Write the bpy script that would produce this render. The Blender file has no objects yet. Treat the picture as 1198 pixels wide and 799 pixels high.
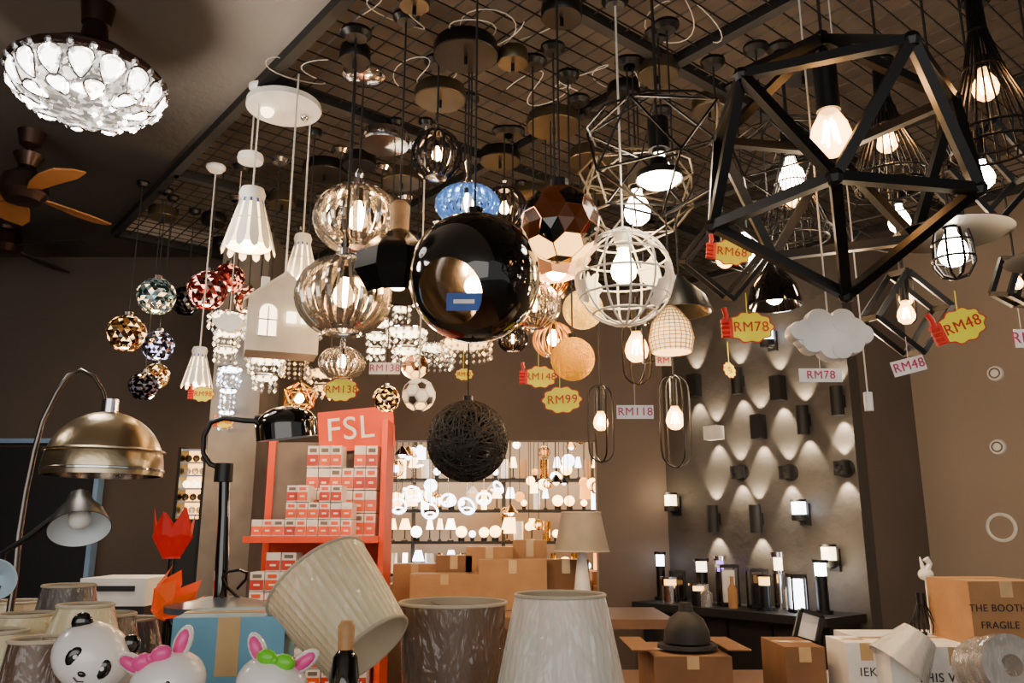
import bpy, bmesh, math, random
from mathutils import Vector, Matrix, Euler
random.seed(7)
pi=math.pi; sin=math.sin; cos=math.cos
F=950.0; PT=math.radians(13); cp=cos(PT); sp=sin(PT); CZ=1.5; GZ=3.38
def W(u,v,Y):
    a=(u-599)/F; b=(v-399.5)/F; s=Y/(cp+b*sp)
    return Vector((a*s,Y,CZ+(sp-b*cp)*s))
def S(v,Y): return Y/(cp+(v-399.5)/F*sp)/F
def YZ(v,z):
    b=(v-399.5)/F; return (z-CZ)*(cp+b*sp)/(sp-b*cp)
def hit(u,v,P,D):
    a=(u-599)/F; b=(v-399.5)/F; yc=cp+b*sp; zc=sp-b*cp
    det=a*(-D[1])+D[0]*yc
    s=(P[0]*(-D[1])+D[0]*P[1])/det
    return Vector((a*s,yc*s,CZ+zc*s))
def hx(h):
    h=h.lstrip('#'); c=[int(h[i:i+2],16)/255 for i in (0,2,4)]
    return tuple(x/12.92 if x<=.04045 else ((x+.055)/1.055)**2.4 for x in c)
MC={}
def M(name,col='#888888',rough=.5,metal=0,emit=None,es=0,alpha=1,coat=0,bump=0,bs=40,var=.15,vs=8,spark=0,sss=0):
    if name in MC: return MC[name]
    m=bpy.data.materials.new(name); m.use_nodes=True; nt=m.node_tree; p=nt.nodes['Principled BSDF']
    c=hx(col); p.inputs['Roughness'].default_value=rough; p.inputs['Metallic'].default_value=metal
    tc=nt.nodes.new('ShaderNodeTexCoord'); n=nt.nodes.new('ShaderNodeTexNoise'); n.inputs['Scale'].default_value=vs; n.inputs['Detail'].default_value=5
    nt.links.new(tc.outputs['Object'],n.inputs['Vector'])
    r=nt.nodes.new('ShaderNodeValToRGB'); r.color_ramp.elements[0].position=.3; r.color_ramp.elements[1].position=.7
    r.color_ramp.elements[0].color=tuple(x*(1-var) for x in c)+(1,); r.color_ramp.elements[1].color=tuple(min(1,x*(1+var)) for x in c)+(1,)
    nt.links.new(n.outputs['Fac'],r.inputs['Fac']); nt.links.new(r.outputs['Color'],p.inputs['Base Color'])
    if emit: p.inputs['Emission Color'].default_value=hx(emit)+(1,); p.inputs['Emission Strength'].default_value=es
    if sss: p.inputs['Subsurface Weight'].default_value=sss; p.inputs['Subsurface Scale'].default_value=.03
    if spark: # cut-glass: every voronoi facet glows differently
        vo=nt.nodes.new('ShaderNodeTexVoronoi'); vo.inputs['Scale'].default_value=spark; nt.links.new(tc.outputs['Object'],vo.inputs['Vector'])
        sx=nt.nodes.new('ShaderNodeSeparateColor'); nt.links.new(vo.outputs['Color'],sx.inputs['Color'])
        pw=nt.nodes.new('ShaderNodeMath'); pw.operation='POWER'; pw.inputs[1].default_value=3; nt.links.new(sx.outputs[0],pw.inputs[0])
        mu=nt.nodes.new('ShaderNodeMath'); mu.operation='MULTIPLY'; mu.inputs[1].default_value=es*2.2; nt.links.new(pw.outputs[0],mu.inputs[0]); 
        ad=nt.nodes.new('ShaderNodeMath'); ad.operation='ADD'; ad.inputs[1].default_value=es*.18; nt.links.new(mu.outputs[0],ad.inputs[0]); nt.links.new(ad.outputs[0],p.inputs['Emission Strength'])
    p.inputs['Alpha'].default_value=alpha; p.inputs['Coat Weight'].default_value=coat; p.inputs['Coat Roughness'].default_value=.06
    if bump:
        n2=nt.nodes.new('ShaderNodeTexNoise'); n2.inputs['Scale'].default_value=bs; n2.inputs['Detail'].default_value=6
        src=tc.outputs['Object']
        if coat:
            n2.inputs['Distortion'].default_value=1.2; n2.inputs['Detail'].default_value=3
            mp=nt.nodes.new('ShaderNodeMapping'); mp.inputs['Scale'].default_value=(1,1,.35); mp.inputs['Rotation'].default_value=(.3,.2,0); nt.links.new(src,mp.inputs['Vector']); src=mp.outputs['Vector']
        nt.links.new(src,n2.inputs['Vector'])
        bp=nt.nodes.new('ShaderNodeBump'); bp.inputs['Strength'].default_value=bump; bp.inputs['Distance'].default_value=.06 if coat else .02
        nt.links.new(n2.outputs['Fac'],bp.inputs['Height'])
        nt.links.new(bp.outputs['Normal'],p.inputs['Coat Normal'] if coat else p.inputs['Normal'])
        if coat: 
            bp2=nt.nodes.new('ShaderNodeBump'); bp2.inputs['Strength'].default_value=bump*.3; bp2.inputs['Distance'].default_value=.01
            nt.links.new(n2.outputs['Fac'],bp2.inputs['Height']); nt.links.new(bp2.outputs['Normal'],p.inputs['Normal'])
    MC[name]=m; return m
class B:
    def __init__(s,name,loc=(0,0,0)):
        s.name=name; s.loc=Vector(loc); s.bm=bmesh.new(); s.m=[]; s.kids=[]
    def mi(s,m):
        if m not in s.m: s.m.append(m)
        return s.m.index(m)
    def poly(s,vs,fs,mat,X=None):
        i=s.mi(mat); V=[s.bm.verts.new((X@Vector(v)) if X else Vector(v)) for v in vs]
        for f in fs:
            try: fc=s.bm.faces.new([V[k] for k in f]); fc.material_index=i; fc.smooth=True
            except ValueError: pass
        return V
    def lathe(s,pr,mat,n=24,X=None,wob=0,wn=8):
        vs=[];fs=[];L=len(pr)
        for k in range(n):
            t=2*pi*k/n
            for (r,z) in pr:
                q=max(r,1e-5)*(1+wob*cos(wn*t)); vs.append((q*cos(t),q*sin(t),z))
        for k in range(n):
            for j in range(L-1):
                a=k*L+j; b=((k+1)%n)*L+j; fs.append((a,b,b+1,a+1))
        s.poly(vs,fs,mat,X)
    def tube(s,pts,r,mat,n=6,closed=False,X=None):
        P=[Vector(p) for p in pts]
        if X: P=[X@p for p in P]
        L=len(P); vs=[];fs=[];nn=None
        for i in range(L):
            if closed: t=P[(i+1)%L]-P[i-1]
            else: t=P[min(i+1,L-1)]-P[max(i-1,0)]
            if t.length<1e-9: t=Vector((0,0,1))
            t.normalize()
            if nn is None: nn=(Vector((1,0,0)) if abs(t.x)<.8 else Vector((0,1,0)))
            nn=nn-t*nn.dot(t)
            if nn.length<1e-6: nn=t.orthogonal()
            nn.normalize(); bb=t.cross(nn); rr=r[i] if isinstance(r,(list,tuple)) else r
            for k in range(n):
                a=2*pi*(k+.5)/n; vs.append(P[i]+(nn*cos(a)+bb*sin(a))*rr)
        for i in range(L if closed else L-1):
            for k in range(n):
                a=i*n;b=((i+1)%L)*n; fs.append((a+k,a+(k+1)%n,b+(k+1)%n,b+k))
        if not closed: fs.append(tuple(range(n))); fs.append(tuple(range((L-1)*n,L*n)))
        s.poly(vs,fs,mat)
    def box(s,c,d,mat,X=None):
        c=Vector(c); x,y,z=[q/2 for q in d]
        vs=[c+Vector((i*x,j*y,k*z)) for i in (-1,1) for j in (-1,1) for k in (-1,1)]
        s.poly(vs,[(0,1,3,2),(4,6,7,5),(0,4,5,1),(2,3,7,6),(0,2,6,4),(1,5,7,3)],mat,X)
    def sph(s,c,r,mat,sc=(1,1,1),n=20,X=None):
        T=Matrix.Translation(Vector(c))@Matrix.Diagonal((sc[0],sc[1],sc[2],1))
        if X: T=X@T
        s.lathe([(r*sin(pi*j/(n//2)),r*cos(pi*j/(n//2))) for j in range(n//2+1)],mat,n,T)
    def cyl(s,c,r,h,mat,n=20,X=None,r2=None):
        r2=r if r2 is None else r2
        T=Matrix.Translation(Vector(c)); T=X@T if X else T
        s.lathe([(0,-h/2),(r,-h/2),(r2,h/2),(0,h/2)],mat,n,T)
    def text(s,body,loc,size,mat,rot=(pi/2,0,0)):
        s.kids.append((body,loc,size,mat,rot))
    def fin(s,ang=38):
        bmesh.ops.remove_doubles(s.bm,verts=s.bm.verts,dist=1e-6)
        bmesh.ops.recalc_face_normals(s.bm,faces=s.bm.faces)
        me=bpy.data.meshes.new(s.name); s.bm.to_mesh(me); s.bm.free()
        for m in s.m: me.materials.append(m)
        me.set_sharp_from_angle(angle=math.radians(ang))
        o=bpy.data.objects.new(s.name,me); o.location=s.loc; bpy.context.collection.objects.link(o)
        for body,loc,size,mat,rot in s.kids:
            c=bpy.data.curves.new('label_text','FONT'); c.body=body; c.size=size; c.extrude=.0006; c.space_character=1.08; c.align_x='CENTER'; c.align_y='CENTER'; c.materials.append(mat)
            t=bpy.data.objects.new('label_text',c); t.parent=o; t.location=loc; t.rotation_euler=rot; bpy.context.collection.objects.link(t)
        return o
# ---------- materials
WARM=M('bulb_warm_emission','#ffffff',emit='#ffc680',es=75)
WHITE_E=M('bulb_white_emission','#ffffff',emit='#ffeacc',es=55)
COOL_E=M('led_cool_emission','#ffffff',emit='#e4f0ff',es=11)
SOFTW=M('soft_warm_glow','#ffe0a0',emit='#ffb860',es=4.5)
SOFTC=M('soft_cream_glow','#fff2dd',emit='#ffe2b0',es=6)
FIL=M('filament_emission','#ffffff',emit='#ffb870',es=260)
BG=M('bulb_glass','#ffdca0',.05,emit='#ffbc68',es=6,alpha=.5)
BLK=M('black_metal','#0c0c0e',.38,.3,var=.2)
BLKG=M('black_gloss','#050506',.06,.2,coat=1)
BLKM=M('black_matte','#121214',.6)
CHR=M('chrome','#d8d8dc',.12,1)
CRY=M('crystal','#e4e6ea',.05,.65,alpha=.7)
CRYD=M('crystal_smoke','#4a4648',.08,.8,alpha=.9)
CRYB=M('crystal_blue','#5f96d8',.08,.6,alpha=.85,emit='#8abaff',es=.25)
GOLD=M('gold_metal','#c8923c',.25,1)
COPPER=M('copper_metal','#8a5a40',.2,1)
BRASS=M('brushed_nickel_brass','#b0a084',.28,1,bump=.1,bs=30,var=.25,vs=3)
WHT=M('white_enamel','#ece9e4',.4)
WHTD=M('white_cord','#cfcac0',.5)
WOOD=M('light_wood','#b98a5a',.5,var=.3,vs=20)
RED=M('red_plastic','#e0281c',.4); ORG=M('orange_paper','#f0601c',.5,emit='#ff5a10',es=.2)
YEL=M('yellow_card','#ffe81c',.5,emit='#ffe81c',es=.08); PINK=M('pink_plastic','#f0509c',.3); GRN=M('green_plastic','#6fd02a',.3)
MAG=M('magenta_print','#b81c5c',.5); REDP=M('red_print','#c81414',.5); CARDW=M('white_card','#f2eeea',.5)
CARDB=M('cardboard','#a57a50',.75,var=.12,bump=.1,bs=60); CARDD=M('cardboard_dark','#7c5838',.75)
TAPE=M('packing_tape','#c6a573',.2); INK=M('dark_print','#20242a',.6)
WALLM=M('wall_paint_brown','#6a5d54',.8,var=.08,vs=2,bump=.1,bs=20)
BEIGE=M('wall_paint_taupe','#978878',.75,var=.05,vs=1.5,bump=.08,bs=25)
WGREY=M('wall_paint_grey','#48433f',.65,var=.15,vs=2,bump=.3,bs=14)
LEFTM=M('wall_paint_dark','#453c37',.85,var=.1,vs=2)
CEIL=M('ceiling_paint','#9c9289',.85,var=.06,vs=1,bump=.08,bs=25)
CEILD=M('ceiling_recess_shade','#6a6058',.9,var=.1,vs=1)  # darker copy of the ceiling paint; shade of the unlit recess put into colour
FLOORM=M('floor_tile','#6a645d',.3,var=.15,vs=3)
SHELFO=M('orange_shelf_paint','#dd4206',.6,var=.05); 
GREYM=M('grey_plaster','#6e6760',.8)
# ---------- room
D1=Vector((-.637,.771,0)); D2=Vector((.771,.637,0))
H=3.42; HR=4.0
b=B('floor'); b.box((0,4,-.05),(16,15,.1),FLOORM); b.fin()
A=Vector((-2.59,5.0,0))
b=B('ceiling')
Lp=A-D1*8; Rr=A+D2*2.6
def slab(pts,z0,z1,mat):
    n=len(pts); vs=[(p[0],p[1],z0) for p in pts]+[(p[0],p[1],z1) for p in pts]
    b.poly(vs,[tuple(range(n)),tuple(range(n,2*n))]+[(i,(i+1)%n,n+(i+1)%n,n+i) for i in range(n)],mat)
slab([(-8,-3.4),(Lp.x,-3.4),(Lp.x,Lp.y),(A.x,A.y),(A.x,6.6),(-8,6.6)],H,H+.1,CEIL)
slab([(A.x,A.y),(Rr.x,Rr.y),(A.x,6.6)],H,H+.1,CEIL)
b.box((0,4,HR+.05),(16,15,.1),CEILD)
b.fin(5)
b=B('trim_1')
def vquad(p,q,z0,z1,mat): b.poly([(p.x,p.y,z0),(q.x,q.y,z0),(q.x,q.y,z1),(p.x,p.y,z1)],[(0,1,2,3)],mat)
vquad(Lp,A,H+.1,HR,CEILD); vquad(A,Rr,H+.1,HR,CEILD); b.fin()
b=B('wall_left'); b.box((-6.06,1.1,H/2),(.12,9.0,H),LEFTM); b.fin()
P1=(1.2,6.4); P2=(2.19,5.2); P3=(2.87,5.76); P4=(2.87+.637*9.5,5.76-.771*9.5)
b=B('wall_back')
def wbx(x0,x1,y0,y1,z0,z1,mat): b.box(((x0+x1)/2,(y0+y1)/2,(z0+z1)/2),(x1-x0,y1-y0,z1-z0),mat)
wbx(-6,-2.06,5.6,5.75,0,H,LEFTM); wbx(-2.2,-2.06,5.75,6.4,0,HR,LEFTM)
wbx(-2.2,-.98,6.4,6.55,0,HR,WALLM); wbx(.66,1.25,6.4,6.55,0,HR,WALLM); wbx(-.98,.66,6.4,6.55,2.18,HR,WALLM)
b.fin()
def prism(name,pts,z0,z1,mat):
    global b
    b=B(name); slab(pts,z0,z1,mat); b.fin(5)
prism('wall_accent',[(1.2,6.4),(2.19,5.2),(2.29,5.28),(1.3,6.5)],0,HR,WGREY)
prism('wall_return',[(2.19,5.2),(2.87,5.76),(2.8,5.86),(2.12,5.3)],0,HR,WALLM)
prism('wall_right',[(2.87,5.76),P4,(P4[0]+.08,P4[1]+.07),(2.95,5.83)],0,HR,BEIGE)
b=B('column',(-1.72,5.2,0)); b.box((0,0,1.7),(.3,.4,3.4),GREYM); b.box((0,0,.06),(.33,.43,.12),WALLM); b.fin()
b=B('wall_far')
b.box((0,10,1.75),(9,.12,3.5),BEIGE); b.box((-4.4,8.3,1.75),(.1,3.4,3.5),WALLM); b.box((4.4,8.3,1.75),(.1,3.4,3.5),WALLM); b.fin()
DK=M('doorway_shade','#101014',.4); BLU=M('door_frame_blue','#6f8fb5',.4)
b=B('doorway_1',(-3.15,5.52,0))
b.box((0,.02,1.02),(.72,.05,2.04),DK)  # dark panel standing in for the shade inside the open doorway
for x in(-.38,.38): b.box((x,0,1.04),(.03,.08,2.08),BLU)
b.box((0,0,2.08),(.79,.08,.03),BLU); b.sph((.28,-.04,1.0),.03,CHR); b.fin()
# ---------- ceiling grid
b=B('ceiling_wire_grid',(0,0,0))
def gp(s_,t_,z=GZ): q=A-D1*s_+D2*t_; return Vector((q.x,q.y,z))
TM=5.2; SM=7.0
def clipline(p,q,r,mat,n=4):
    N=60
    def ok(x): 
        if x.y>6.36 and x.x<1.3: return False
        w=(x.x-1.2)*(.771)+(x.y-6.4)*(.637)
        return w<-.03
    pts=[p.lerp(q,i/N) for i in range(N+1)]; st=None
    for i,x in enumerate(pts):
        if ok(x):
            if st is None: st=x
            en=x
        elif st is not None: break
    if st is not None and (en-st).length>.1: b.tube([st,en],r,mat,n)
k=0
while k*.085<SM: clipline(gp(k*.085,0),gp(k*.085,TM),.0042,BLKM,3); k+=1
k=0
while k*.085<TM: clipline(gp(0,k*.085,GZ+.004),gp(SM,k*.085,GZ+.004),.0042,BLKM,3); k+=1
for s_ in (0,1.2,2.4,3.6,4.8,6.0): clipline(gp(s_,0),gp(s_,TM),.032,BLKM)
for t_ in (0,1.25,2.5,3.75,5.0): clipline(gp(0,t_),gp(SM,t_),.032,BLKM)
b.fin()
b=B('loose_ceiling_wires',(0,0,0))
for u,v,w in((345,90,80),(450,20,90),(600,40,110),(560,45,70),(700,95,90),(800,30,80),(640,110,70),(500,90,60)):
    Y=YZ(v,GZ-.03); c=W(u,v,Y); k=S(v,Y)*w
    pts=[c+Vector((k*(i/30-.5)+.06*sin(i*.45+u),.12*sin(i*.31+v),.02*sin(i*.4)+.02)) for i in range(31)]
    b.tube(pts,.0022,WHTD,5)
b.fin()
# ---------- lamp part helpers
def arcp(rx,rz,a0,a1,n=12): return [(rx*sin(a0+(a1-a0)*i/n),rz*cos(a0+(a1-a0)*i/n)) for i in range(n+1)]
def ribs(b,pr,n,r,mat,tn=5,ph=0):
    for k in range(n):
        t=2*pi*k/n+ph; b.tube([(q*cos(t),q*sin(t),z) for q,z in pr],r,mat,tn)
def ring(b,R,z,r,mat,n=28,X=None,tn=6):
    b.tube([(R*cos(2*pi*i/n),R*sin(2*pi*i/n),z) for i in range(n)],r,mat,tn,True,X)
def bulb(b,z,r,mat=WARM,clear=False,sock=BLK,x=0,y=0):
    T=Matrix.Translation((x,y,z))
    pr=[(.36*r,1.9*r),(.42*r,1.4*r),(.85*r,.6*r),(r,0),(.85*r,-.55*r),(.45*r,-.92*r),(0,-r)]
    if clear:
        b.lathe(pr,BG,18,T)
        for k in range(4):
            t=k*pi/2; b.tube([(x+.2*r*cos(t),y+.2*r*sin(t),z+.9*r),(x+.42*r*cos(t),y+.42*r*sin(t),z-.3*r)],.08*r,FIL,4)
    else: b.lathe(pr,mat,18,T)
    b.cyl((x,y,z+2.3*r),.5*r,1.1*r,sock,14)
def cord(b,z0,mat=BLKM,r=.004,can=.05,cmat=BLK,x=0,y=0):
    zt=GZ-b.loc.z
    b.tube([(x,y,z0),(x,y,zt)],r,mat,5)
    if can: b.lathe([(0,zt-.03),(can*.7,zt-.03),(can,zt-.012),(can,zt),(0,zt)],cmat,24,Matrix.Translation((x,y,0)))
def mk(name,u,v,Y): 
    b=B(name,W(u,v,Y)); return b,S(v,Y)
def icos():
    V=[Vector((0,0,1))]; a=1/math.sqrt(5); r=2*a
    V+=[Vector((r*cos(2*pi*k/5),r*sin(2*pi*k/5),a)) for k in range(5)]
    V+=[Vector((r*cos(2*pi*k/5+pi/5),r*sin(2*pi*k/5+pi/5),-a)) for k in range(5)]
    V.append(Vector((0,0,-1))); E=[]
    for k in range(5):
        E+=[(0,1+k),(1+k,1+(k+1)%5),(1+k,6+k),(1+(k+1)%5,6+k),(6+k,6+(k+1)%5),(11,6+k)]
    return V,E
# ---------- ceiling crystal fan light
b,k=mk('crystal_petal_ceiling_fan_light',104,94,2.7)
R=80*k; 
def bw(th,t):
    r=R*cos(t*pi/2)**.6; z=-R*.52*sin(t*pi/2); return r,z
b.lathe([bw(0,i/14) for i in range(15)],M('silver_crystal_mosaic','#8d8f94',.12,.95,emit='#fff0dc',es=1.4,var=.6,vs=60,spark=45),48)
PE=M('petal_glass_lit','#ffffff',.1,emit='#fff4e4',es=6.5,spark=60)
WPE=M('petal_core_lit','#ffffff',.2,emit='#fff6ea',es=9)
def petal(th,t0,dth,dt,o):
    N=16; out=[]
    for i in range(N):
        a=2*pi*i/N; tt=t0+dt*sin(a); q=th+dth*cos(a)*(1-.35*sin(a)); r,z=bw(0,tt); out.append(Vector(((r*o)*cos(q),(r*o)*sin(q),z*o)))
    r,z=bw(0,t0); c=Vector((r*o*1.04*cos(th),r*o*1.04*sin(th),z*o*1.04))
    b.poly([c]+out,[(0,1+i,1+(i+1)%N) for i in range(N)],PE); b.tube(out,.0045,CHR,5,True)
    b.poly([c*1.02]+[c.lerp(q,.6)*1.02 for q in out],[(0,1+i,1+(i+1)%N) for i in range(N)],WPE)
for i in range(16): petal(2*pi*i/16,.3,.155,.24,1.04)
for i in range(10): petal(2*pi*(i+.5)/10,.66,.17,.15,1.05)
rr=random.Random(11)
for i in range(60):
    t=rr.random()*2*pi; r,z=bw(0,rr.uniform(.0,.98)); b.lathe([(0,.014),(.012,0),(0,-.014)],CRY if i%3 else WPE,6,Matrix.Translation((r*1.06*cos(t),r*1.06*sin(t),z*1.06)))
BRZ=M('dark_bronze','#3a2a24',.35,.8)
b.lathe([(R*.98,.01),(R*.99,.03),(R*.75,.06),(R*.6,.1),(R*.35,.13),(.05,.16),(.04,.24),(0,.24)],BRZ,32); ring(b,R*1.03,.0,.014,BRZ,40)
for i in range(24): t=2*pi*i/24; b.sph((R*1.04*cos(t),R*1.04*sin(t),-.005),.016,CRY,n=8)
b.lathe([(.0,H-b.loc.z),(.06,H-b.loc.z),(.05,H-b.loc.z-.08),(.015,H-b.loc.z-.1)],BRZ,20); b.tube([(0,0,.1),(0,0,H-b.loc.z)],.016,BRZ,10); fl=b.fin()
def fan(name,u,v,Y,angs,bm_,L=.55):
    b,k=mk(name,u,v,Y)
    b.lathe([(0,.1),(.05,.1),(.1,.06),(.11,-.02),(.08,-.06),(.0,-.07)],BRZ,24); zt=H-b.loc.z
    b.tube([(0,0,.08),(0,0,zt)],.013,BRZ,8); b.lathe([(0,zt),(.065,zt),(.05,zt-.07),(.015,zt-.09)],BRZ,20)
    b.lathe([(.07,.18),(.04,.12)],BRZ,20)
    for a in angs:
        X=Matrix.Rotation(math.radians(a),4,'Z')@Matrix.Rotation(.25,4,'X')
        pts=[(.09,-.03),(.2,-.07),(L*.8,-.095),(L*1.05,-.08),(L*1.1,0),(L*1.05,.07),(L*.8,.085),(.2,.05),(.09,.03)]
        n=len(pts); b.poly([(x,y,-.02) for x,y in pts]+[(x,y,-.012) for x,y in pts],[tuple(range(n)),tuple(range(n,2*n))]+[(i,(i+1)%n,n+(i+1)%n,n+i) for i in range(n)],bm_,X)
    b.fin()
FW=M('fan_blade_wood','#a8703c',.4,alpha=.7); FD=M('fan_blade_dark','#15110f',.5)
fan('ceiling_fan',28,222,3.7,(-35,65,175,130),FW,.42); fan('ceiling_fan',5,285,5.0,(-10,80,170,250),FD,.5)
# ---------- right side big lamps
b,k=mk('icosahedron_frame_pendant_lamp',975,190,1.9)
R=160*k; V,E=icos(); tocam=(Vector((0,0,CZ))-b.loc).normalized(); tocam=(tocam+Vector((0,0,-.1))).normalized(); rt=Vector((0,0,1)).cross(-tocam); rt=-rt if rt.x<0 else rt; rt.normalize(); upv=tocam.cross(rt); upv=upv if upv.z>0 else -upv
Q=[]
for q in V:
    a=math.radians(-90); x=q.x*cos(a)-q.y*sin(a); y=q.x*sin(a)+q.y*cos(a); Q.append((rt*x+upv*y+tocam*q.z)*R)
for i,j in E: b.tube([Q[i],Q[j]],.0165,BLK,4)
for q in Q: b.sph(q,.021,BLK,n=8)
bulb(b,R*.2,24*k,clear=True); b.cyl((0,0,R*.62),.03,R*.42,BLK); cord(b,R*.7,can=.07)
top=max(Q,key=lambda q:q.z)
b.tube([top,(0,0,R*1.05)],.006,BLK); b.fin()
def funnel(u,v,Y,rp,hp,cl=True,bm_=WHITE_E):
    b,k=mk('wire_funnel_pendant_lamp',u,v,Y); r=rp*k; h=hp*k
    pr=[(.16*r,h*.5),(.2*r,h*.25),(.45*r,-.02*h),(.8*r,-.25*h),(r,-.42*h),(.92*r,-.5*h)]
    ribs(b,pr,26,.0025,BLK,4); ring(b,r,-.42*h,.004,BLK); ring(b,.92*r,-.5*h,.004,BLK); ring(b,.45*r,0,.003,BLK); ring(b,.2*r,.25*h,.004,BLK)
    b.cyl((0,0,.42*h),.17*r,.3*h,BLK); bulb(b,-.12*h,.3*r,bm_,cl); cord(b,.5*h); b.fin()
funnel(1150,82,2.0,48,200); funnel(1036,150,2.4,42,150,True)
funnel(925,215,2.9,40,140)
def disc(u,v,Y,rp):
    b,k=mk('caged_disc_pendant_lamp',u,v,Y); r=rp*k
    b.lathe([(.12*r,.22*r),(.2*r,.14*r),(.5*r,.07*r),(r,-.03*r),(r*1.0,-.045*r),(.5*r,.04*r),(.1*r,.1*r)],BLK,36)
    pr=[(.28*r,.0),(.32*r,-.2*r),(.34*r,-.6*r),(.22*r,-.8*r),(.02*r,-.86*r)]
    ribs(b,pr,8,.0035,BLK); ring(b,.34*r,-.5*r,.0035,BLK); ring(b,.32*r,-.2*r,.0035,BLK)
    bulb(b,-.38*r,.25*r,WHITE_E); b.cyl((0,0,.3*r),.1*r,.3*r,BLK); cord(b,.4*r); b.fin()
disc(1112,272,2.1,66); disc(1240,300,2.2,58)
def frame(u,v,Y,sp_,name='square_frame_pendant_lamp',rot=(.0,.6,.5),cl=True):
    b,k=mk(name,u,v,Y); s=sp_*k*.5; X=Euler(rot).to_matrix().to_4x4()
    c=[Vector((i*s,j*s*.5,l*s)) for i in(-1,1) for j in(-1,1) for l in(-1,1)]
    for i in range(8):
        for j in range(i+1,8):
            if sum(abs(c[i][q]-c[j][q])>1e-6 for q in range(3))==1: b.tube([c[i],c[j]],.011,BLK,4,X=X)
    bulb(b,-.1*s,.3*s,WHITE_E,cl); zt=max((X@q).z for q in c); b.cyl((0,0,zt*.75),.012,zt*.5,BLK); cord(b,zt*.5); b.fin()
frame(1060,366,2.5,68,rot=(.15,.6,.25)); frame(1150,205,2.3,84,rot=(.2,.75,.3),cl=False); frame(1190,330,2.6,44,rot=(.3,.2,.5))
frame(848,300,3.0,70,rot=(.4,.6,.3))
def wirepoly(u,v,Y,rp,name='wire_polyhedron_pendant_lamp',sx=1.2,a=0,mat=BLK,be=WHITE_E,w=.0035,bz=-.35,br=.2):
    b,k=mk(name,u,v,Y); r=rp*k; V,E=icos(); X=Matrix.Diagonal((sx,sx,1,1))@Matrix.Rotation(a,4,'Z')
    for i,j in E: b.tube([V[i]*r,V[j]*r],w,mat,4,X=X)
    ring(b,r*.9*sx,r*.447,w,mat,10)
    bulb(b,r*bz,r*br,be); b.cyl((0,0,r*(bz+br*2.3+.2)),r*.16,r*.5,mat); cord(b,r); b.fin()
wirepoly(771,180,2.5,78,a=.4,w=.0045); wirepoly(745,228,3.0,62,a=.1,w=.0045,br=.25,mat=M('champagne_metal','#857a68',.35,.7)); wirepoly(1050,240,3.0,62,a=.2); wirepoly(925,190,2.9,60,a=.3,br=.25)
wirepoly(872,280,3.2,42,a=.6,br=.3)
b,k=mk('drum_spot_pendant_lamp',771,205,2.45); b.lathe([(0,20*k),(10*k,20*k),(12*k,10*k),(27*k,2*k),(27*k,-6*k)],BLK,24); b.lathe([(0,-13*k),(18*k,-12*k),(25*k,-6*k),(25*k,0)],M('flood_led','#ffffff',emit='#ffe9c8',es=50),24); cord(b,20*k); b.fin()
# globe
b,k=mk('world_globe_cage_pendant_lamp',730,325,2.6); R=57*k
for i in range(6):
    ring(b,R,0,.0038,WHT,36,Matrix.Rotation(i*pi/6,4,'Z')@Matrix.Rotation(pi/2,4,'X'))
for a in (-50,-25,0,25,50): ring(b,R*cos(math.radians(a)),R*sin(math.radians(a)),.0038,WHT,36)
def patch(lon,lat,sz,sd):
    rr=random.Random(sd); N=18; rad=[sz*(.7+.5*rr.random()) for _ in range(N)]; vs=[];fs=[]
    c=Vector((cos(lat)*cos(lon),cos(lat)*sin(lon),sin(lat))); e=Vector((-sin(lon),cos(lon),0)); nn=c.cross(e)
    vs.append(c*R*1.01)
    for j in range(1,5):
        for i in range(N):
            a=2*pi*i/N; q=(c+(e*cos(a)+nn*sin(a)*1.3)*rad[i]*j/4).normalized()*R*1.01; vs.append(q)
    for i in range(N): fs.append((0,1+i,1+(i+1)%N))
    for j in range(3):
        for i in range(N): a=1+j*N; fs.append((a+i,a+(i+1)%N,a+N+(i+1)%N,a+N+i))
    b.poly(vs,fs,WHT)
patch(-2.75,.6,.42,3); patch(-.45,-.1,.34,5); patch(-.75,-.5,.26,6); patch(.8,.3,.3,8); patch(2.2,.0,.3,9); patch(-2.9,-.3,.25,2)
bulb(b,.15*R,.27*R,M('bulb_yellowish','#ffffff',emit='#ffdf9a',es=50),sock=WHT); b.cyl((0,0,R*.9),.03,R*.3,WHT); cord(b,R,WHTD); b.fin()
# football
def trunc(b,R,hexm,penm,linem,bw_=.1):
    V,E=icos(); nb={i:[] for i in range(12)}
    for i,j in E: nb[i].append(j); nb[j].append(i)
    def srt(c,pts):
        e=pts[0]-c*pts[0].dot(c); e.normalize(); f=c.cross(e); return sorted(pts,key=lambda p:math.atan2(p.dot(f),p.dot(e)))
    def face(c,pts,m):
        c=c.normalized(); pts=srt(c,pts); pts=[p.normalized()*R for p in pts]; n=len(pts); cc=sum(pts,Vector())/n
        ins=[(p.lerp(cc,bw_)) for p in pts]; b.poly(pts+ins,[(i,(i+1)%n,n+(i+1)%n,n+i) for i in range(n)],linem)
        b.poly(ins+[cc.normalized()*R*.99],[(i,(i+1)%n,n) for i in range(n)],m)
    for i in range(12): face(V[i],[V[i].lerp(V[j],1/3) for j in nb[i]],penm)
    for i in range(12):
        for j in nb[i]:
            for l in nb[i]:
                if i<j<l and l in nb[j]:
                    c=V[i]+V[j]+V[l]
                    pts=[]
                    for a,d in((i,j),(j,l),(l,i)): pts+=[V[a].lerp(V[d],1/3),V[d].lerp(V[a],1/3)]
                    face(c,pts,SOFTW if c.z<-1.6 else hexm)
b,k=mk('football_pendant_lamp',655,262,2.5); R=47*k
trunc(b,R,M('football_brown','#2a1a12',.2,.5,emit='#8a4010',es=.15),BLKG,COPPER,.05)
b.cyl((0,0,R*1.02),.03,.04,BLK); cord(b,R); b.fin(5)
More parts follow.
